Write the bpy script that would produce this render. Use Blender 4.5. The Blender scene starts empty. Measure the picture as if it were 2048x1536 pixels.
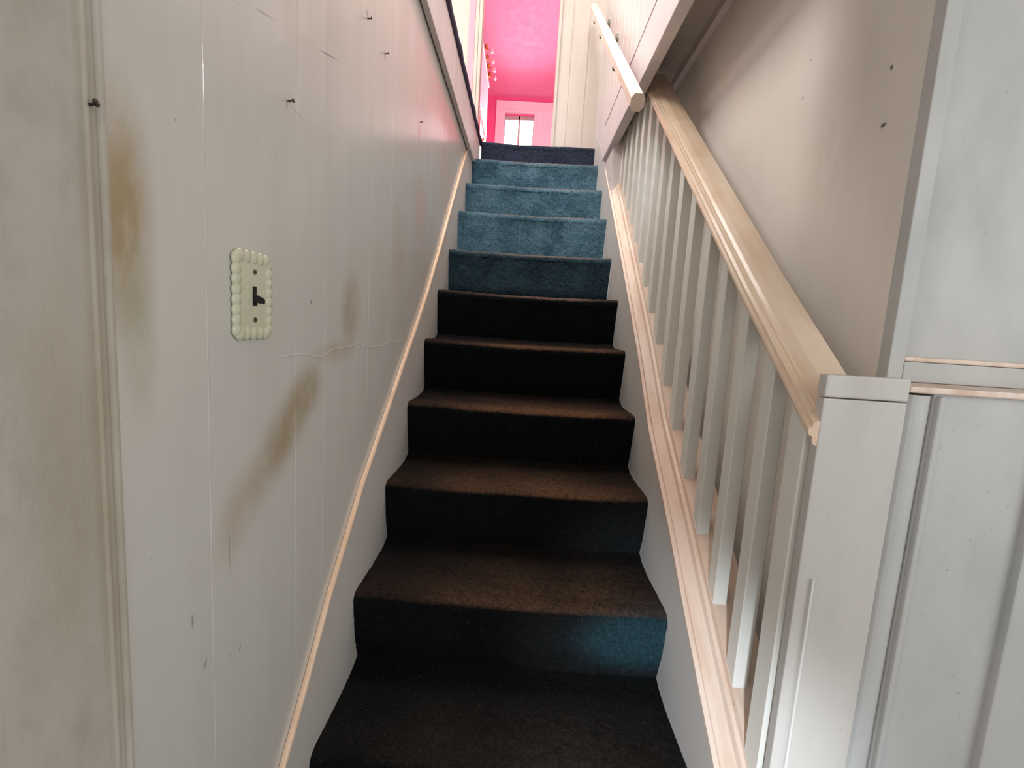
import bpy, bmesh, math, random
from mathutils import Vector, Matrix, noise
random.seed(4)
S = bpy.context.scene
COL = S.collection

# ------------------------------------------------------------------ materials
def srgb(r, g, b):
    f = lambda c: (c/255/12.92) if c/255 <= .04045 else ((c/255+.055)/1.055)**2.4
    return (f(r), f(g), f(b), 1)

class NT:
    def __init__(s, name):
        s.m = bpy.data.materials.new(name); s.m.use_nodes = True
        s.t = s.m.node_tree; s.b = s.t.nodes['Principled BSDF']
        s.geo = s.n('ShaderNodeNewGeometry')
    def n(s, kind, **kw):
        o = s.t.nodes.new(kind)
        for k, v in kw.items(): setattr(o, k, v)
        return o
    def l(s, a, b): s.t.links.new(a, b)
    def math(s, op, a, b=None, clamp=False):
        o = s.n('ShaderNodeMath', operation=op, use_clamp=clamp)
        for i, v in enumerate((a, b)):
            if v is None: continue
            if isinstance(v, (int, float)): o.inputs[i].default_value = v
            else: s.l(v, o.inputs[i])
        return o.outputs[0]
    def mix(s, fac, a, b):
        o = s.n('ShaderNodeMix', data_type='RGBA')
        for i, v in ((0, fac), (6, a), (7, b)):
            if isinstance(v, (int, float, tuple)): o.inputs[i].default_value = v
            else: s.l(v, o.inputs[i])
        return o.outputs[2]
    def noise(s, scale, detail=3, stretch=(1, 1, 1), rough=.5):
        mp = s.n('ShaderNodeMapping'); mp.inputs['Scale'].default_value = stretch
        s.l(s.geo.outputs['Position'], mp.inputs[0])
        o = s.n('ShaderNodeTexNoise'); o.inputs['Scale'].default_value = scale
        o.inputs['Detail'].default_value = detail; o.inputs['Roughness'].default_value = rough
        s.l(mp.outputs[0], o.inputs['Vector']); return o.outputs[0]
    def ramp(s, v, lo, hi, a=0., b=1., smooth=True):
        o = s.n('ShaderNodeMapRange', interpolation_type='SMOOTHSTEP' if smooth else 'LINEAR')
        s.l(v, o.inputs[0]); o.inputs[1].default_value = lo; o.inputs[2].default_value = hi
        o.inputs[3].default_value = a; o.inputs[4].default_value = b; return o.outputs[0]
    def blob(s, c, r, rot=0.0, axis='yz'):
        """soft elliptical patch around world point c with radii r"""
        v = s.n('ShaderNodeVectorMath', operation='SUBTRACT'); s.l(s.geo.outputs['Position'], v.inputs[0])
        v.inputs[1].default_value = c
        rt = s.n('ShaderNodeVectorRotate', rotation_type='X_AXIS'); s.l(v.outputs[0], rt.inputs[0])
        rt.inputs['Angle'].default_value = rot
        q = s.n('ShaderNodeVectorMath', operation='MULTIPLY'); s.l(rt.outputs[0], q.inputs[0])
        q.inputs[1].default_value = tuple(0 if k == 0 else 1/k for k in r)
        ln = s.n('ShaderNodeVectorMath', operation='LENGTH'); s.l(q.outputs[0], ln.inputs[0])
        return s.ramp(ln.outputs['Value'], 0.15, 1.0, 1, 0)
    def bump(s, h, strength, dist=.002):
        o = s.n('ShaderNodeBump'); o.inputs['Strength'].default_value = strength
        o.inputs['Distance'].default_value = dist; s.l(h, o.inputs['Height'])
        s.l(o.outputs[0], s.b.inputs['Normal'])

def paint(name, base, dark=None, rough=.45, streak=(1, 1, .12), nscale=14, amt=.5, stains=(), bump=.15, coat=0, marks=(), speck=False):
    """old brushed paint: blotches, vertical streaks, optional stains (centre, radii, angle, strength, colour)"""
    n = NT(name)
    dark = dark or tuple(c*.8 for c in base[:3])+(1,)
    a = n.noise(nscale, 4, streak, .6)
    b = n.noise(4, 3)
    col = n.mix(n.math('MULTIPLY', n.ramp(a, .38, .72), amt), base, dark)
    col = n.mix(n.math('MULTIPLY', n.ramp(b, .4, .75), amt*.6), col, tuple(c*k for c, k in zip(base, (.95, .935, .89)))+(1,))
    for c, r, rot, st, cl in stains:
        f = n.blob(c, r, rot)
        g = n.noise(30, 5, (1, 1, .4), .65)
        f = n.math('MULTIPLY', n.math('MULTIPLY', f, n.ramp(g, .25, .6, .45, 1)), st, True)
        col = n.mix(f, col, cl)
    for c, r, rot, st in marks:
        f = n.math('MULTIPLY', n.blob(c, r, rot), st)
        col = n.mix(f, col, (.03, .028, .025, 1))
    if speck:
        v = n.noise(160, 2, (1, 1, .5)); f = n.ramp(v, .735, .78)
        col = n.mix(n.math('MULTIPLY', f, .45), col, (.1, .08, .06, 1))
    n.l(col, n.b.inputs['Base Color'])
    n.b.inputs['Roughness'].default_value = rough
    n.l(n.ramp(a, .3, .7, rough*.85, min(1, rough*1.2)), n.b.inputs['Roughness'])
    h = n.math('ADD', n.math('MULTIPLY', n.noise(60, 4, (1, 1, .08), .7), .7), n.math('MULTIPLY', n.noise(220, 2), .3))
    n.bump(h, bump, .002)
    if coat: n.b.inputs['Coat Weight'].default_value = coat; n.b.inputs['Coat Roughness'].default_value = .18
    return n.m

BR = srgb(168, 146, 108); BR2 = srgb(182, 156, 124); PE = srgb(226, 178, 150)
M = {}
M['left_wall'] = paint('left wall paint', srgb(214, 211, 204), srgb(204, 200, 193), .33, stains=[
    ((0, -2.632, -1.06), (0, .045, .15), 0, .95, BR), ((0, -2.62, -1.17), (0, .03, .12), 0, .5, srgb(165, 160, 130)),
    ((0, -2.345, -1.325), (0, .15, .065), -.65, .8, BR), ((0, -2.27, -1.27), (0, .09, .06), -.3, .65, BR),
    ((0, -2.46, -1.40), (0, .10, .06), -.8, .45, BR2), ((0, -2.075, -1.13), (0, .075, .11), .2, .6, BR),
    ((0, -2.15, -1.21), (0, .14, .03), 0, .4, BR2),
    ((0, -1.52, -.56), (0, .02, .05), 0, .7, srgb(190, 130, 105)), ((0, -1.45, -.78), (0, .12, .16), 0, .4, PE), ((0, -1.72, -.95), (0, .12, .2), 0, .25, BR2),
    ((0, -1.0, -.55), (0, .3, .2), 0, .3, PE)],
    marks=[((0, -2.20, -.70), (0, .055, .0022), -.3, .7), ((0, -2.40, -.757), (0, .035, .0018), -.3, .45),
           ((0, -2.56, -1.50), (0, .003, .012), 0, .5), ((0, -2.49, -1.45), (0, .0016, .04), 0, .45),
           ((0, -2.26, -1.12), (0, .003, .006), 0, .7), ((0, -2.31, -.84), (0, .03, .0012), 0, .4),
           ((0, -2.54, -1.57), (0, .002, .01), .5, .7), ((0, -2.47, -1.6), (0, .002, .008), .4, .6),
           ((0, -2.012, -.522), (0, .012, .010), .6, .55), ((0, -1.888, -.535), (0, .008, .012), 0, .5), ((0, -2.343, -.842), (0, .003, .009), 0, .6)], coat=.55, speck=True)
M['left_trim'] = paint('left casing paint', srgb(192, 185, 174), srgb(172, 164, 152), .6, (1, 1, .6), 22, .8,
    stains=[((0, -2.70, -1.3), (0, .05, .25), 0, .45, srgb(160, 150, 128)), ((0, -2.665, -1.25), (0, .02, .5), 0, .5, srgb(158, 146, 118))], bump=.5)
M['right_wall'] = paint('right wall paint', srgb(224, 216, 207), srgb(215, 207, 197), .6, amt=.35, stains=[
    ((.93, -2.1, -.75), (0, .12, .3), 0, .3, srgb(188, 178, 165)), ((.93, -2.27, -1.74), (0, .05, .07), 0, .8, srgb(110, 90, 62)),
    ((.93, -2.15, -1.62), (0, .05, .06), 0, .7, srgb(110, 80, 60)), ((.93, -2.4, -1.8), (0, .05, .1), 0, .6, srgb(120, 98, 70))],
    marks=[((.93, -2.226, -.686), (0, .005, .007), .5, .95), ((.93, -2.227, -.775), (0, .010, .005), 0, 1), ((.93, -1.98, -.546), (0, .006, .004), 0, .5),
           ((.93, -1.966, -.615), (0, .006, .004), .4, .5), ((.93, -1.30, -.42), (0, .003, .2), .0, .5)])
M['right_panel'] = paint('panelled front wall paint', srgb(186, 185, 182), srgb(170, 172, 169), .55, (1, 1, .5), 10, .7, speck=True, bump=.3)
M['newel'] = paint('newel paint', srgb(196, 191, 185), srgb(182, 177, 170), .5, (1, 1, .3), 12, .6, speck=True, bump=.3)
M['white'] = paint('white gloss paint', srgb(222, 220, 216), srgb(206, 202, 196), .38, (1, 1, .15), 20, .6, coat=.2)
M['beam'] = paint('beam paint', srgb(214, 202, 200), srgb(198, 186, 184), .5)
M['plank'] = paint('plank wall paint', srgb(212, 202, 197), srgb(198, 187, 180), .4, coat=.2)
M['cream'] = paint('cream board paint', srgb(186, 170, 157), srgb(172, 156, 142), .5)
M['ceil'] = paint('ceiling paint', srgb(190, 182, 174), srgb(165, 156, 148), .8)
M['rail'] = paint('worn handrail paint', srgb(226, 203, 179), srgb(208, 173, 140), .32, (1, .5, .5), 9, .8, coat=.5, speck=True, bump=.25)
M['baluster'] = paint('baluster paint', srgb(226, 222, 213), srgb(214, 210, 200), .45, speck=True)
M['cap'] = paint('worn ledge paint', srgb(222, 202, 186), srgb(204, 172, 150), .42, (.9, .12, .12), 40, .9,
    stains=[((.77, -1.9, -1.5), (0, .5, .5), 0, .35, srgb(225, 180, 152))], bump=.45, speck=True)
M['skirt'] = paint('skirt board paint', srgb(208, 202, 196), srgb(192, 186, 178), .42, (1, .3, .3), 14, .5)
M['bead'] = paint('peach bead', srgb(238, 206, 176), srgb(222, 184, 152), .4, (1, .4, .4), 30, .6, speck=True)
M['pink_wall'] = paint('pink wall paint', srgb(242, 104, 158), srgb(236, 94, 148), .6, amt=.2)
M['pink_ceil'] = paint('pink ceiling paint', srgb(246, 152, 190), srgb(243, 142, 182), .75, amt=.2, bump=.02)
M['pink_trim'] = paint('pale pink trim paint', srgb(252, 238, 242), srgb(248, 228, 234), .4, amt=.3)
M['pink_piece'] = paint('pink furniture paint', srgb(236, 140, 150), srgb(228, 122, 138), .45, amt=.3)
M['plate'] = paint('cream ceramic plate', srgb(216, 216, 190), srgb(200, 200, 172), .3, (1, 1, 1), 40, .5, coat=.4, bump=.1)

def simple(name, col, rough=.4, metal=0, emit=None, trans=0):
    n = NT(name); v = n.noise(60, 2)
    n.l(n.mix(n.math('MULTIPLY', v, .25), col, tuple(c*.8 for c in col[:3])+(1,)), n.b.inputs['Base Color'])
    n.b.inputs['Roughness'].default_value = rough; n.b.inputs['Metallic'].default_value = metal
    n.b.inputs['Transmission Weight'].default_value = trans
    if emit: n.b.inputs['Emission Color'].default_value = emit[0]; n.b.inputs['Emission Strength'].default_value = emit[1]
    return n.m
M['gold'] = simple('gold metal', srgb(214, 160, 60), .3, 1)
M['crystal'] = simple('clear crystal', (1, 1, 1, 1), .05, 0, None, .15)
M['toggle'] = simple('dark brown toggle', srgb(20, 10, 12), .55)
M['dark'] = simple('dark slot', srgb(18, 18, 16), .7)
M['screw'] = simple('dull screw metal', srgb(120, 116, 100), .5, .6)
M['nail'] = simple('old nail metal', srgb(70, 60, 54), .5, .8)
M['sky'] = simple('bright overcast sky', (1, 1, 1, 1), 1, 0, ((.97, .98, 1, 1), 4.5))
def glass():
    n = NT('window glass'); n.t.nodes.remove(n.b)
    t = n.n('ShaderNodeBsdfTransparent'); g = n.n('ShaderNodeBsdfGlossy'); g.inputs['Roughness'].default_value = .03
    x = n.n('ShaderNodeMixShader'); fr = n.n('ShaderNodeFresnel'); n.l(fr.outputs[0], x.inputs[0])
    n.l(t.outputs[0], x.inputs[1]); n.l(g.outputs[0], x.inputs[2])
    n.l(x.outputs[0], n.t.nodes['Material Output'].inputs[0]); return n.m
M['glass'] = glass()

def carpet():
    n = NT('teal pile carpet')
    sp = n.n('ShaderNodeSeparateXYZ'); n.l(n.geo.outputs['Position'], sp.inputs[0])
    nm = n.n('ShaderNodeSeparateXYZ'); n.l(n.geo.outputs['Normal'], nm.inputs[0])
    pile = n.noise(140, 5, (1, 1, 1), .85); blot = n.noise(9, 4, (1, 1, 1), .6); mid = n.noise(45, 3)
    # daylight cutoff painted into the pile: bright teal upper steps, near-black lower
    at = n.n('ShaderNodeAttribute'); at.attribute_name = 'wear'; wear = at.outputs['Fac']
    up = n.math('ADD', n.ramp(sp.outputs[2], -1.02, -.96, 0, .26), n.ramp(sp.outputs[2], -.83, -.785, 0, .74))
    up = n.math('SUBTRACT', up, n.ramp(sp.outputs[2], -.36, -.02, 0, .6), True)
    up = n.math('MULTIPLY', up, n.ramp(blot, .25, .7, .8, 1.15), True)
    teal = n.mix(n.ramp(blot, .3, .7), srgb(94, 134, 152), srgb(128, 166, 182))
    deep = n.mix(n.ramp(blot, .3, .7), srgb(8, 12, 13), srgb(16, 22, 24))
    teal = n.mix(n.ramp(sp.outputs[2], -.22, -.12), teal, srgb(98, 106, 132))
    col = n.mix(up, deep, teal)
    # patch of cool light painted on the right of the low riser
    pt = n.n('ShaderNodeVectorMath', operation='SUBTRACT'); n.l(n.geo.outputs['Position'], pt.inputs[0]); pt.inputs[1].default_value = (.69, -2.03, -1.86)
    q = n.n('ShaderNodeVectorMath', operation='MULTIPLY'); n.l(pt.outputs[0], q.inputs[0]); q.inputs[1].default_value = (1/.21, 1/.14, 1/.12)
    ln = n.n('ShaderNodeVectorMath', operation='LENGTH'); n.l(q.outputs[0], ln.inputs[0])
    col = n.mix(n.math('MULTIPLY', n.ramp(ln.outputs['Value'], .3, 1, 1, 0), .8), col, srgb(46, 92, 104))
    # brown trodden dirt on the faces that look up
    top = n.ramp(nm.outputs[2], .35, .85)
    cx = n.ramp(n.math('ABSOLUTE', n.math('SUBTRACT', sp.outputs[0], .44)), .10, .38, 1, .25)
    soil = n.math('MULTIPLY', n.math('MULTIPLY', n.math('MULTIPLY', top, n.ramp(mid, .2, .6, .6, 1)), cx), wear)
    brown = n.mix(n.ramp(sp.outputs[2], -2.02, -1.55), srgb(60, 54, 48), srgb(142, 104, 78))
    brown = n.mix(n.ramp(sp.outputs[2], -1.3, -.6), brown, srgb(150, 136, 130))
    col = n.mix(soil, col, brown)
    col = n.mix(n.ramp(pile, .32, .62, .72, 0), col, (0, 0, 0, 1))
    col = n.mix(n.ramp(pile, .58, .8, 0, .3), col, srgb(190, 195, 190))
    n.l(col, n.b.inputs['Base Color']); n.b.inputs['Roughness'].default_value = .95
    n.b.inputs['Specular IOR Level'].default_value = .05
    n.b.inputs['Sheen Weight'].default_value = .03; n.b.inputs['Sheen Roughness'].default_value = .5
    n.bump(n.math('ADD', pile, n.math('MULTIPLY', mid, .5)), 1.0, .011); return n.m
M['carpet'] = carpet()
M['hall_carpet'] = simple('dusty purple carpet edge', srgb(66, 56, 78), .95)

# ------------------------------------------------------------------ mesh helpers
def obj(name, bm, mat, parent=None, smooth=False):
    me = bpy.data.meshes.new(name); bmesh.ops.recalc_face_normals(bm, faces=bm.faces); bm.to_mesh(me); bm.free()
    me.materials.append(M[mat])
    if smooth: me.polygons.foreach_set('use_smooth', [True]*len(me.polygons))
    o = bpy.data.objects.new(name, me); COL.objects.link(o)
    if parent:
        o.parent = parent; o.matrix_parent_inverse = Matrix.Translation(parent.location).inverted()
    return o
def tag(o, label=None, cat=None, group=None, kind=None):
    for k, v in (('label', label), ('category', cat), ('group', group), ('kind', kind)):
        if v: o[k] = v
    return o
def empty(name, loc, label, cat, group=None):
    o = bpy.data.objects.new(name, None); COL.objects.link(o); o.location = loc; o.empty_display_size = .05
    return tag(o, label, cat, group)
def struct(name, bm, mat, smooth=False): return tag(obj(name, bm, mat, None, smooth), kind='structure')
def box(bm, a, b, bev=0):
    x0, y0, z0 = a; x1, y1, z1 = b
    vs = [bm.verts.new(p) for p in ((x0,y0,z0),(x1,y0,z0),(x1,y1,z0),(x0,y1,z0),(x0,y0,z1),(x1,y0,z1),(x1,y1,z1),(x0,y1,z1))]
    fs = [bm.faces.new([vs[i] for i in f]) for f in ((0,3,2,1),(4,5,6,7),(0,1,5,4),(1,2,6,5),(2,3,7,6),(3,0,4,7))]
    if bev:
        es = list({e for f in fs for e in f.edges})
        bmesh.ops.bevel(bm, geom=es, offset=bev, segments=2, affect='EDGES', profile=.6)
    return bm
def B(*boxes, bev=0):
    bm = bmesh.new()
    for a, b in boxes: box(bm, a, b, bev)
    return bm
def sweep(bm, prof, path, cap=True):
    """profile of (x, dz) carried along a path of (y, z) in the stair plane"""
    rings = [[bm.verts.new((x, y, z+dz)) for x, dz in prof] for y, z in path]
    k = len(prof)
    for r, s in zip(rings, rings[1:]):
        for i in range(k): bm.faces.new((r[i], r[(i+1) % k], s[(i+1) % k], s[i]))
    if cap: bm.faces.new(rings[0][::-1]); bm.faces.new(rings[-1])
    return bm
def prism(bm, outline, z0, z1):
    """closed outline of (x, y) raised from z0 to z1"""
    a = [bm.verts.new((x, y, z0)) for x, y in outline]; b = [bm.verts.new((x, y, z1)) for x, y in outline]
    k = len(a)
    for i in range(k): bm.faces.new((a[i], a[(i+1) % k], b[(i+1) % k], b[i]))
    bm.faces.new(a[::-1]); bm.faces.new(b); return bm
def prism_x(bm, outline, x0, x1):
    a = [bm.verts.new((x0, y, z)) for y, z in outline]; b = [bm.verts.new((x1, y, z)) for y, z in outline]
    k = len(a)
    for i in range(k): bm.faces.new((a[i], a[(i+1) % k], b[(i+1) % k], b[i]))
    bm.faces.new(a[::-1]); bm.faces.new(b); return bm
def cyl(bm, a, b, r, seg=12, r2=None):
    a, b = Vector(a), Vector(b); d = b-a
    m = Matrix.Translation((a+b)/2) @ d.to_track_quat('Z', 'Y').to_matrix().to_4x4()
    bmesh.ops.create_cone(bm, cap_ends=True, segments=seg, radius1=r, radius2=r if r2 is None else r2, depth=d.length, matrix=m); return bm
def ball(bm, c, s, seg=12):
    m = Matrix.Translation(c) @ Matrix.Diagonal((*s, 1))
    bmesh.ops.create_uvsphere(bm, u_segments=seg, v_segments=seg//2+2, radius=1, matrix=m); return bm
def lerp(path, y):
    p = sorted(path)
    for (a, za), (b, zb) in zip(p, p[1:]):
        if y <= b or b == p[-1][0]: return za+(zb-za)*(y-a)/(b-a)

# ------------------------------------------------------------------ setting: left side
W = .74
FLOOR = -2.58
# left wall: narrow boards with paint ridges where the boards meet
ridges = [-2.524, -2.312, -2.204, -1.962]
grooves = [-1.80, -1.62, -1.455, -1.32, -1.17, -1.02, -.88, -.74, -.6, -.45]
out = [(-.08, .11), (0, .11)]
for y in sorted(ridges+grooves, reverse=True):
    h = .0004 if y in ridges else -.0003; w = .0014 if y in ridges else .002
    out += [(0, y+w), (h, y), (0, y-w)]
out += [(0, -2.648), (-.08, -2.648)]
bm = prism(bmesh.new(), out, -2.9, -.03)
# wandering horizontal paper seam
pts = [(-2.635+i*.0465, -1.207-.006*math.sin(i*.9)-.004*math.sin(i*2.3)) for i in range(26)]; pts = pts[6:]
for (y0, z0), (y1, z1) in zip(pts, pts[1:]):
    a = [bm.verts.new(p) for p in ((-.0005, y0, z0-.0028), (.0006, y0, z0), (-.0005, y0, z0+.0035))]
    b = [bm.verts.new(p) for p in ((-.0005, y1, z1-.0028), (.0006, y1, z1), (-.0005, y1, z1+.0035))]
    for i in range(2): bm.faces.new((a[i], a[i+1], b[i+1], b[i]))
struct('wall_left', bm, 'left_wall')
# wide flat casing at the near end of the wall, with two round beads
bm = bmesh.new()
o2 = [(-.08, -2.649)]
for cy, r in ((-2.6545, .0042), (-2.6675, .0030)):
    for k in range(9):
        t = math.pi*k/8; o2.append((.002+r*math.sin(t), cy+r*math.cos(t)))
o2 += [(.0025, -2.676), (.003, -2.86), (-.08, -2.86)]
prism(bm, o2, -2.9, -.255)
struct('trim_1', bm, 'left_trim')

# upper floor: slab left of the stairwell, fascia board and carpet edge
struct('trim_2', B(((-.01, -2.0, -.205), (.018, .06, -.022)), ((.004, -2.0, -.222), (.024, -.26, -.196)), bev=.003), 'beam')
bm = bmesh.new(); n_ = 90
rg = []
for i in range(n_+1):
    y = .075-2.1*i/n_; w = noise.noise(Vector((y*9, 0, 0)))*.006
    rg.append([bm.verts.new(p) for p in ((-.02, y, .012), (.024+w, y, .008+w*.5), (.032+w, y, -.004), (.026+w, y, -.022), (.006, y, -.024))])
for a, b in zip(rg, rg[1:]):
    for i in range(4): bm.faces.new((a[i], a[i+1], b[i+1], b[i]))
tag(obj('carpet_edge', bm, 'hall_carpet', None, True), 'dark frayed carpet edge along the upper floor above the left wall', 'carpet')
struct('upper_floor', B(((-1.6, -2.0, -.03), (-.015, .11, .0)), ((-1.6, -3.9, -.25), (2.2, -2.0, 0))), 'ceil')
struct('floor', B(((-1.2, -4.4, FLOOR-.1), (2.2, -2.5, FLOOR))), 'ceil')

# ------------------------------------------------------------------ setting: right side
# plank wall of the upper storey right of the stairwell
def board_wall(y0, y1, x, th, step, gr=.002):
    o = [(x+th, y0), (x, y0)]; y = y0+step*.6
    while y < y1-.02:
        o += [(x, y-gr), (x+gr*1.3, y), (x, y+gr)]; y += step
    o += [(x, y1), (x+th, y1)]; return o
struct('wall_right_upper', prism(bmesh.new(), board_wall(-2.0, .11, .745, .035, .105), -.06, 2.35), 'plank')
struct('trim_3', B(((.725, -2.0, -.245), (.765, -.42, -.05)), ((.722, -2.0, -.075), (.745, -.44, -.052)), bev=.003), 'beam')
# ceiling strip of the lower storey between beam and wall
struct('ceiling', B(((.765, -2.35, -.11), (2.2, .11, -.06))), 'ceil')
struct('trim_4', B(((.905, -2.26, -.14), (.93, -.4, -.11)), bev=.004), 'beam')
struct('wall_right', B(((.93, -2.296, -2.6), (1.0, .105, -.062))), 'right_wall')
# closed panel between the top of the balustrade and the doorway wall
bm = bmesh.new()
prism_x(bm, [(-.66, -.23), (-.66, -.46), (-.45, -.30), (-.2, -.10), (.11, .0), (.11, .3), (-.66, .0)], .742, .80)
struct('wall_right_panel', bm, 'beam')

# camera-facing panelled wall right of the newel
struct('wall_front', B(((.9315, -2.30, -1.19), (2.2, -2.25, -.11)), ((.945, -2.39, -2.58), (2.2, -2.305, -1.196))), 'right_panel')
struct('trim_5', B(((.931, -2.318, -1.187), (.9545, -2.298, -.111)), ((.9552, -2.311, -1.1475), (.9605, -2.298, -.111)), ((.955, -2.318, -1.187), (2.19, -2.297, -1.156)), bev=.0018), 'right_panel')
struct('trim_6', B(((.903, -2.400, -1.1965), (2.19, -2.297, -1.1875)), ((.957, -2.314, -1.1555), (2.19, -2.297, -1.1480)), bev=.0022), 'cap')
# rounded vertical moulding between newel and wall
o = [(.902, -2.30)]
for k in range(13):
    t = math.pi*k/12; o.append((.926-.022*math.cos(t), -2.378-.016*math.sin(t)))
o += [(.948, -2.30)]
struct('trim_7', prism(bmesh.new(), o, -2.58, -1.200), 'right_panel', False)
struct('trim_8', B(((.948, -2.398, -2.58), (.956, -2.388, -1.200)), ((1.10, -2.402, -2.58), (1.3, -2.385, -1.24)), bev=.003), 'right_panel')

# ------------------------------------------------------------------ staircase
NOSE = [(.060, .0), (-.19, -.182), (-.428, -.389), (-.660, -.588), (-.888, -.811), (-1.125, -1.010), (-1.348, -1.206),
        (-1.575, -1.404), (-1.80, -1.594), (-2.04, -1.783), (-2.265, -1.98), (-2.49, -2.18), (-2.715, -2.38)]
SL = [(.04, .06), (-.2, -.075), (-.283, -.140), (-.493, -.28), (-.845, -.60), (-1.106, -.845), (-1.321, -1.035), (-1.507, -1.18), (-1.642, -1.275),
      (-1.795, -1.39), (-2.001, -1.54), (-2.182, -1.705), (-2.286, -1.82), (-2.40, -1.935), (-2.75, -2.27)]
SR = [(.04, .06), (-.189, -.075), (-.518, -.345), (-1.012, -.76), (-1.24, -.955), (-1.527, -1.205), (-1.735, -1.41), (-1.988, -1.60), (-2.16, -1.742), (-2.345, -1.888), (-2.75, -2.21)]
stair = empty('staircase', (W/2, -2.7, FLOOR), 'steep straight staircase carpeted in worn dark teal pile between white walls', 'staircase')
def step_bm(i):
    y0, z0 = NOSE[i]
    yb, zb = (NOSE[i-1][0]+.042, z0) if i else (.6, 0.0)
    if i+1 < len(NOSE): yn, zn = y0+.042, NOSE[i+1][1]
    else: yn, zn = y0+.04, FLOOR
    r = .021 if i else .014; prof = []
    nt = 46
    for k in range(nt+1):
        t = k/nt; prof.append((yb+(y0+r-yb)*t, z0+.016*(1-t)**9-.003*math.sin(t*math.pi)))
    for k in range(1, 9):
        t = math.pi*.5*k/8*1.15; prof.append((y0+r-r*math.sin(t), z0-r+r*math.cos(t)))
    ys, zs = prof[-1]; nr = 34
    for k in range(1, nr+1):
        t = k/nr
        cv = t**.7*.85+.15*t
        prof.append((ys+(yn-ys)*cv-.010*math.sin(t*math.pi)*(1 if i > 7 else .4), zs+(zn-zs)*t))
    for _ in range(3 if i < 6 else 7):
        prof = [prof[0]]+[((a_[0]+2*b_[0]+c_[0])/4, (a_[1]+2*b_[1]+c_[1])/4) for a_, b_, c_ in zip(prof, prof[1:], prof[2:])]+[prof[-1]]
    bm = bmesh.new(); nx = 170; rows = []; wl = bm.verts.layers.float.new('wear')
    x0 = .026 if i == 0 else .0; x1 = W+(.004 if i < 2 else 0)
    for pi, (y, z) in enumerate(prof):
        row = []; t = min(1, pi/nt); wr = .12+.88*(max(0, t-.12)/.88)**.8
        for k in range(nx+1):
            x = x0+(x1-x0)*k/nx
            v = Vector((x*160, y*160, z*160)); d = noise.noise(v*1.3)*.0022+noise.noise(v*.4)*.0018
            w = noise.noise(Vector((x*6, i*3.7, 0)))
            amp = .006 if i == 0 else .0028
            sag = -.006*math.sin(math.pi*x/W)*(1 if i else .6)
            edge = .006*(abs(2*x/W-1)**10)
            nv_ = bm.verts.new((x, y+d+w*amp*.7, z+d+w*amp+sag*(1 if z > zb-.03 else .3)))
            nv_[wl] = wr*(.75+.5*(.5+noise.noise(Vector((x*7, y*7, i*2.1))))); row.append(nv_)
        rows.append(row)
    for a, b in zip(rows, rows[1:]):
        for k in range(nx): bm.faces.new((a[k], b[k], b[k+1], a[k+1]))
    return bm
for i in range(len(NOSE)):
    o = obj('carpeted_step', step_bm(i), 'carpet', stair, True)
    if i == 9: o['label'] = 'carpeted step with a light patch painted teal at the right of its riser'
    if i in (1, 2, 3, 4): o['label'] = 'carpeted step near the top, light painted into its brighter teal'
# left skirt board with peach bead
bm = bmesh.new(); sweep(bm, [(-.004, -.6), (.005, -.6), (.005, 0), (-.004, 0)], SL)
sl = obj('skirt_board', bm, 'skirt', stair); sl['label'] = 'white skirt board with a peach bead on the left wall'
bm = bmesh.new(); pr = [(-.002, -.004)]+[(.001+.0095*math.sin(math.pi*k/6), .002-.009*math.cos(math.pi*k/6)) for k in range(7)]
sweep(bm, [(x, dz) for x, dz in pr], SL[1:]); obj('bead_moulding', bm, 'bead', sl, False)
# right skirt board
bm = bmesh.new(); sweep(bm, [(.741, -.6), (.76, -.6), (.76, -.0), (.741, -.0)], SR)
sr = obj('skirt_board', bm, 'skirt', stair); sr['label'] = 'white skirt board below the balusters'

# ------------------------------------------------------------------ balustrade
bal = empty('stair_balustrade', (.80, -2.34, FLOOR), 'white painted stair balustrade with broad worn top rail and square balusters', 'balustrade')
low = [(y, z) for y, z in SR if y < -.25]
low = [(-.44, lerp(SR, -.44))]+[p for p in low if p[0] < -.44 and p[0] > -2.5]+[(-2.5, lerp(SR, -2.5))]
cap = [(.738, -.008), (.738, .004), (.746, .010), (.748, .002), (.750, .006), (.772, .024), (.776, .036), (.783, .040), (.786, .052), (.86, .054), (.86, -.02)]
bm = bmesh.new(); sweep(bm, cap, low); obj('bottom_ledge', bm, 'cap', bal)
RL = [(-1.075, -.180), (-1.305, -.379), (-1.884, -.861), (-2.126, -1.062), (-2.355, -1.244), (-2.3990, -1.279)]
def railz(y): return lerp(RL, y)
rp = [(.786, -.002), (.781, .0), (.779, .004), (.7785, .012), (.7735, .014), (.7715, .018), (.7725, .023), (.777, .025), (.778, .031), (.7835, .034), (.788, .0345), (.7895, .037), (.794, .0375), (.800, .042), (.812, .048), (.84, .051), (.856, .049), (.863, .040), (.864, .022), (.85, -.002)]
bm = bmesh.new(); sweep(bm, rp, RL)
rl = obj('top_rail', bm, 'rail', bal, False); rl['label'] = 'broad worn cream top rail with moulded edge'
ys = [-2.378, -2.263, -2.148, -2.030, -1.912, -1.785, -1.665, -1.545, -1.43, -1.318, -1.20, -1.09, -.985, -.88, -.775, -.68]
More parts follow.
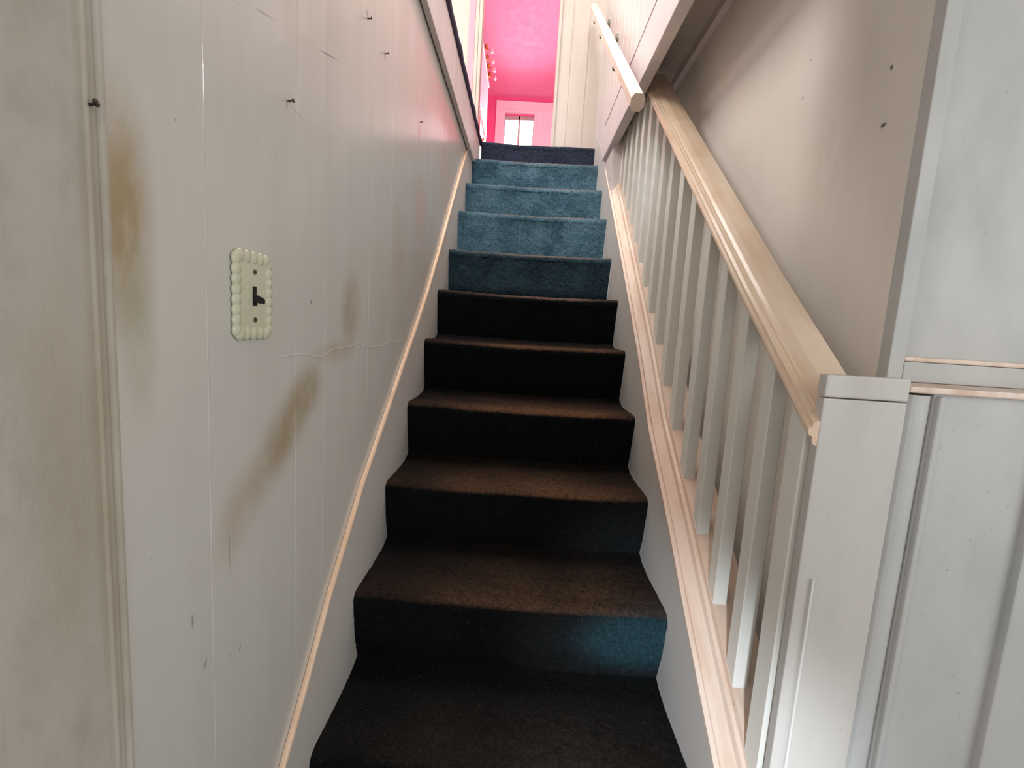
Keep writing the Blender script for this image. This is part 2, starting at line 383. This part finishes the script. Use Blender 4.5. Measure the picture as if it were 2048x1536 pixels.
for k, y in enumerate(ys):
    zb = lerp(SR, y)+.05
    top = lambda yy: min(railz(yy)+.004, -.16) if yy < -1.08 else -.20
    bm = bmesh.new(); ya, yb_ = y, y+.036; x0, x1 = .787, .815
    if y < -2.36: x0, x1 = .782, .800; ya = y+.002; yb_ = y+.045
    vs = []
    for yy in (ya, yb_):
        vs.append([bm.verts.new(p) for p in ((x0, yy, lerp(SR, yy)+.05), (x1, yy, lerp(SR, yy)+.05), (x1, yy, top(yy)), (x0, yy, top(yy)))])
    for j in range(4): bm.faces.new((vs[0][j], vs[0][(j+1) % 4], vs[1][(j+1) % 4], vs[1][j]))
    bm.faces.new(vs[0][::-1]); bm.faces.new(vs[1])
    bmesh.ops.bevel(bm, geom=list(bm.edges), offset=.0018, segments=1, affect='EDGES')
    obj('baluster', bm, 'baluster', bal)
# newel
nw = obj('newel_post', B(((.7865, -2.400, -2.58), (.902, -2.3835, -1.2115)), bev=.002), 'newel', bal)
bm = B(((.7860, -2.4010, -1.2098), (.902, -2.3830, -1.178)), bev=.003); obj('newel_cap', bm, 'newel', nw)
bm = B(((.806, -2.4045, -2.58), (.8095, -2.398, -1.478)), bev=.001); obj('corner_strip', bm, 'white', nw)

# ------------------------------------------------------------------ small upper handrail on brackets
hr = empty('wall_handrail', (.66, -1.55, -.46), 'slim white octagonal handrail on the plank wall, its lower end cut off square', 'handrail')
d = Vector((0, 1.55, 1.218)).normalized(); a = Vector((.66, -1.556, -.456)); b = a+d*1.95
a2 = a
bm = bmesh.new(); up = Vector((0, -d.z, d.y)); rt = Vector((1, 0, 0)); rings = []
shape = [(.021, .012), (.012, .024), (-.012, .024), (-.021, .012), (-.021, -.012), (-.011, -.024), (.011, -.024), (.021, -.012)]
for c in (a2, b): rings.append([bm.verts.new(c+rt*u+up*v) for u, v in shape])
for j in range(8): bm.faces.new((rings[0][j], rings[0][(j+1) % 8], rings[1][(j+1) % 8], rings[1][j]))
bm.faces.new(rings[0][::-1]); bm.faces.new(rings[1]); obj('rail_bar', bm, 'cap', hr)
for t in (.66, 1.35, 1.8):
    c = a+d*t; bm = bmesh.new(); cyl(bm, c-up*.024, c-up*.05, .005, 8); cyl(bm, c-up*.05, (.745, c.y, c.z-.06), .005, 8)
    cyl(bm, (.735, c.y, c.z-.06), (.7455, c.y, c.z-.06), .022, 14); obj('bracket', bm, 'screw', hr)

# ------------------------------------------------------------------ doorway wall and pink room
Y = .11
struct('wall_back', B(((.468, Y, -.05), (.745, Y+.05, 2.35)), ((-1.6, Y, -.05), (-.09, Y+.05, 2.35)), ((-.09, Y, 2.0), (.468, Y+.05, 2.35))), 'cream')
struct('trim_9', B(((-.052, Y-.012, 0), (-.030, Y+.07, 2.0)), ((-.028, Y-.02, 0), (-.008, Y+.07, 2.0)), bev=.003), 'cream')
struct('trim_10', B(((-.092, Y-.006, 0), (-.054, Y+.055, 2.0))), 'pink_piece')
struct('trim_11', B(((.466, Y-.014, .0), (.482, Y+.06, 2.0)), ((.55, Y-.004, 0), (.553, Y+.01, 2.3)), ((.655, Y-.004, 0), (.657, Y+.01, 2.3)), bev=.001), 'cream')
struct('floor_pink_room', B(((-.75, Y+.4, -.05), (2.2, 4.75, -.005))), 'ceil')
struct('wall_pink_left', B(((-.75, Y+.05, 0), (-.70, 4.7, 2.35))), 'pink_wall')
struct('wall_pink_right', B(((2.15, Y+.05, 0), (2.2, 4.7, 2.35))), 'pink_wall')
WY = 4.55; wx0, wx1, wz0, wz1 = -.13, .35, .7, 2.04
struct('wall_pink_far', B(((-.75, WY, 0), (wx0, WY+.1, 2.35)), ((wx1, WY, 0), (2.2, WY+.1, 2.35)), ((wx0, WY, 0), (wx1, WY+.1, wz0)), ((wx0, WY, wz1), (wx1, WY+.1, 2.35))), 'pink_wall')
struct('ceiling_pink_room', B(((-.75, Y+.05, 2.30), (2.2, 4.75, 2.36))), 'pink_ceil')
bm = B(((wx0-.12, WY-.03, wz0-.1), (wx0-.02, WY, wz1+.18)), ((wx1+.02, WY-.03, wz0-.1), (wx1+.32, WY, wz1+.18)), ((wx0-.12, WY-.035, wz1+.04), (wx1+.32, WY, wz1+.19)),
       ((wx0-.05, WY-.05, wz1+.02), (wx1+.06, WY, wz1+.055)), ((wx0-.02, WY-.02, wz0), (wx0+.015, WY+.06, wz1+.02)), ((wx1-.015, WY-.02, wz0), (wx1+.02, WY+.06, wz1+.02)), bev=.004)
w1 = struct('window_1', bm, 'pink_trim')
obj('window_frame', B(((wx0, WY+.02, wz1-.05), (wx1, WY+.06, wz1)), ((wx0, WY+.02, wz0), (wx0+.025, WY+.06, wz1)), ((wx1-.025, WY+.02, wz0), (wx1, WY+.06, wz1)), (((wx0+wx1)/2-.014, WY+.02, wz0), ((wx0+wx1)/2+.014, WY+.06, wz1)),
      ((wx0, WY+.02, 1.34), (wx1, WY+.06, 1.38)), bev=.003), 'ceil', w1)
obj('window_pane', B(((wx0, WY+.045, wz0), (wx1, WY+.05, wz1))), 'glass', w1)
tag(obj('sky_backdrop', B(((-2.2, WY+1.2, -.5), (2.6, WY+1.25, 3.6))), 'sky'), kind='structure')

# wardrobe in the pink room
wd = empty('wardrobe', (-.45, 3.1, 0), 'tall pale pink wardrobe along the left side of the pink room', 'wardrobe')
obj('carcass', B(((-.68, 2.62, 0), (-.31, 3.6, 2.0)), bev=.006), 'pink_piece', wd)
dd = obj('door', B(((-.31, 2.64, .06), (-.292, 3.10, 1.96)), bev=.004), 'pink_trim', wd); obj('knob', ball(bmesh.new(), (-.283, 3.07, 1.05), (.012, .012, .012)), 'gold', dd)
dd = obj('door', B(((-.31, 3.12, .06), (-.292, 3.58, 1.96)), bev=.004), 'pink_trim', wd); obj('knob', ball(bmesh.new(), (-.283, 3.15, 1.05), (.012, .012, .012)), 'gold', dd)
obj('side_panel', B(((-.66, 2.61, .1), (-.36, 2.622, 1.86)), ((-.68, 2.606, 1.9), (-.30, 2.622, 2.0)), bev=.003), 'pink_trim', wd)
obj('cornice', B(((-.68, 2.60, 1.97), (-.283, 3.62, 2.0)), bev=.006), 'pink_trim', wd)
# gold hook rail with crystal drops on the wardrobe edge
hk = empty('hook_rail', (-.29, 3.16, 2.0), 'gold hook rail with clear crystal drops on top of the wardrobe edge', 'hook rail')
obj('backplate', B(((-.305, 2.76, 2.0005), (-.29, 3.55, 2.03)), bev=.003), 'pink_trim', hk)
for yk in (2.86, 3.07, 3.27, 3.46):
    bm = bmesh.new(); cyl(bm, (-.30, yk, 2.025), (-.26, yk, 2.055), .009, 8); ball(bm, (-.272, yk, 2.075), (.02, .022, .022)); cyl(bm, (-.265, yk, 2.05), (-.215, yk, 2.03), .005, 8)
    h = obj('hook', bm, 'gold', hk, True)
    bm = bmesh.new(); bmesh.ops.create_icosphere(bm, subdivisions=1, radius=.022, matrix=Matrix.Translation((-.2, yk, 2.012)))
    bmesh.ops.create_icosphere(bm, subdivisions=1, radius=.009, matrix=Matrix.Translation((-.195, yk-.01, 2.04))); obj('crystal_drop', bm, 'crystal', h)
# chest of drawers in front of it
ch = empty('chest_of_drawers', (-.4, 2.05, 0), 'low pink chest of drawers with a white top just inside the pink room', 'chest')
obj('carcass', B(((-.62, 1.76, 0), (-.19, 2.36, .87)), bev=.005), 'pink_piece', ch)
obj('top', B(((-.64, 1.74, .87), (-.172, 2.38, .9)), bev=.005), 'white', ch)
for k in range(4):
    z0 = .04+k*.205
    dr = obj('drawer', B(((-.192, 1.78, z0), (-.178, 2.34, z0+.185)), bev=.004), 'pink_piece', ch); obj('knob', ball(bmesh.new(), (-.168, 2.06, z0+.09), (.012, .012, .012)), 'gold', dr)
og = empty('ornament', (-.22, 1.82, .9), 'small gold ornament standing on the pink chest of drawers', 'ornament')
bm = bmesh.new(); cyl(bm, (-.22, 1.82, .9), (-.22, 1.82, .915), .028, 14, .02); cyl(bm, (-.22, 1.82, .915), (-.22, 1.82, .94), .008, 10); obj('foot', bm, 'gold', og)
bm = bmesh.new(); ball(bm, (-.22, 1.82, .955), (.03, .03, .024)); cyl(bm, (-.22, 1.82, .975), (-.22, 1.82, 1.0), .006, 8, .001); obj('bowl', bm, 'gold', og, True)

# ------------------------------------------------------------------ light switch
sw = empty('light_switch', (0, -2.436, -1.12), 'cream scalloped switch plate with dark brown toggle on the left wall', 'light switch')
cy, cz, hw, hh = -2.438, -1.1205, .0375, .0495
bm = bmesh.new(); box(bm, (-.0005, cy-hw, cz-hh), (.0055, cy+hw, cz+hh), .0012)
plate = obj('switch_plate', bm, 'plate', sw)
bm = bmesh.new(); nv = 8; nh = 5
for k in range(nv):
    z = cz-hh-.001+(2*hh+.002)*(k+.5)/nv
    for s in (-1, 1): ball(bm, (.0035, cy+s*(hw-.001), z), (.0042, .0090, .0088), 18)
for k in range(nh):
    y = cy-hw+2*hw*(k+.5)/nh
    for s in (-1, 1): ball(bm, (.0035, y, cz+s*(hh-.001)), (.0042, .0105, .0088), 18)
obj('scalloped_border', bm, 'plate', plate, True)
obj('toggle_slot', B(((.0052, cy-.0045, cz-.0125), (.0060, cy+.0045, cz+.0125))), 'dark', sw)
bm = bmesh.new(); vs0 = [bm.verts.new((.004, cy+u, cz-.002+v)) for u, v in ((-.0035, -.006), (.0035, -.006), (.0035, .006), (-.0035, .006))]
vs1 = [bm.verts.new((.0185, cy+u, cz-.0065+v)) for u, v in ((-.0026, -.0035), (.0026, -.0035), (.0026, .0035), (-.0026, .0035))]
for j in range(4): bm.faces.new((vs0[j], vs0[(j+1) % 4], vs1[(j+1) % 4], vs1[j]))
bm.faces.new(vs1); bm.faces.new(vs0[::-1]); bmesh.ops.bevel(bm, geom=list(bm.edges), offset=.0008, segments=2, affect='EDGES')
obj('toggle', bm, 'toggle', sw)
for dz in (-.031, .031):
    bm = bmesh.new(); cyl(bm, (.005, cy, cz+dz), (.0068, cy, cz+dz), .0034, 16)
    s_ = obj('screw', bm, 'screw', sw); obj('screw_slot', B(((.0066, cy-.0028, cz+dz-.0006), (.0070, cy+.0028, cz+dz+.0006))), 'dark', s_)

# ------------------------------------------------------------------ nails left in the wall
NL = [(-2.011, -.53, 'old nail highest in the photo on the left wall, near the top edge'),
      (-1.887, -.531, 'short old nail in the left wall, middle one of the row below the upper floor'),
      (-1.512, -.529, 'old nail with a brown rust stain in the shiny part of the left wall'),
      (-2.341, -.837, 'lone nail in the left wall above the switch plate'),
      (-2.668, -.985, 'dark nail head in the beaded casing at the left')]
for y, z, lb in NL:
    bm = bmesh.new(); k = .010 if y < -2.6 else 0
    cyl(bm, (-.004+k, y, z), (.008 if not k else .012, y+.001, z+.002), .0013, 8); e = .010 if k else .0075; cyl(bm, (e, y+.001, z+.002), (e+.0014, y+.0012, z+.0023), .0031, 12)
    tag(obj('nail', bm, 'nail'), lb, 'nail')

# ------------------------------------------------------------------ light
def area(name, loc, target, size, power, col, sy=None, spread=math.pi):
    L = bpy.data.lights.new(name, 'AREA'); L.energy = power; L.color = col[:3]; L.size = size; L.spread = spread
    if sy: L.shape = 'RECTANGLE'; L.size_y = sy
    o = bpy.data.objects.new(name, L); COL.objects.link(o); o.location = loc
    o.rotation_euler = (Vector(target)-Vector(loc)).to_track_quat('-Z', 'Y').to_euler(); return o
area('room_fill', (.4, -4.3, -.7), (.42, -2.0, -1.2), 1.6, 5, (1, .99, .98))
area('left_side_fill', (-1.3, -3.55, -.9), (.93, -2.0, -1.0), 1.1, 15, (1.0, .98, .95))  # unseen light added from the left to whiten the baluster sides
area('right_side_fill', (1.9, -3.5, -.8), (.0, -1.8, -1.0), 1.1, 13, (.97, .99, 1.0))  # unseen light added from the right to lift the left wall
area('stairwell_daylight', (.25, -3.3, 1.5), (.5, -.5, -.6), .7, 62, (.88, .94, 1.0))
area('hall_daylight', (-1.0, -1.7, 1.6), (.9, -1.7, -.6), .9, 58, (1.0, .97, .94))
area('hall_low_fill', (-1.4, -1.1, .55), (.74, -1.2, -.15), .8, 15, (1.0, .94, .94))  # unseen low light added to brighten the beam face
area('stairwell_overhead', (.37, -1.3, 2.2), (.37, -1.5, -1), 1.2, 30, (1.0, .94, .90))
area('upper_right_fill', (.66, -1.5, 1.5), (.0, -1.7, -.6), .6, 13, (1.0, .97, .98))  # added area light, no window here, brightens the middle of the left wall
area('landing_glow', (.25, .6, 1.9), (.45, -1.8, -1.4), .4, 26, (1.0, .70, .50))
area('window_daylight', (.11, WY-.1, 1.3), (.2, .2, .2), .5, 24, (1, .97, .98), 1.2, math.radians(130))
area('pink_room_fill', (1.3, 1.6, .4), (.2, 2.6, 2.3), 1.5, 36, (1, .97, 1))
sp = bpy.data.lights.new('low_daylight', 'SPOT'); sp.energy = 190; sp.spot_size = math.radians(22); sp.spot_blend = 1; sp.color = (.78, .88, 1); sp.shadow_soft_size = .06
o = bpy.data.objects.new('low_daylight', sp); COL.objects.link(o); o.location = (.15, -4.1, -1.5)
o.rotation_euler = (Vector((.73, -2.1, -1.92))-Vector(o.location)).to_track_quat('-Z', 'Y').to_euler()
Wd = bpy.data.worlds.new('world'); S.world = Wd; Wd.use_nodes = True
Wd.node_tree.nodes['Background'].inputs[0].default_value = (.93, .94, .95, 1); Wd.node_tree.nodes['Background'].inputs[1].default_value = .42

# ------------------------------------------------------------------ camera
Rr = ((0.997850564, 0.022332344, 0.061607771), (0.063907463, -0.123693045, -0.990260505), (-0.014494385, 0.992069200, -0.124857378))
r_, d_, f_ = (Vector(v) for v in Rr)
cam = bpy.data.cameras.new('camera'); cam.lens = 936.3305*36/2048; cam.sensor_width = 36; cam.clip_start = .01
co = bpy.data.objects.new('camera', cam); COL.objects.link(co)
m = Matrix((r_, -d_, -f_)).transposed().to_4x4(); m.translation = (.359818, -3.056005, -1.137221); co.matrix_world = m
S.camera = co
S.view_settings.view_transform = 'Standard'
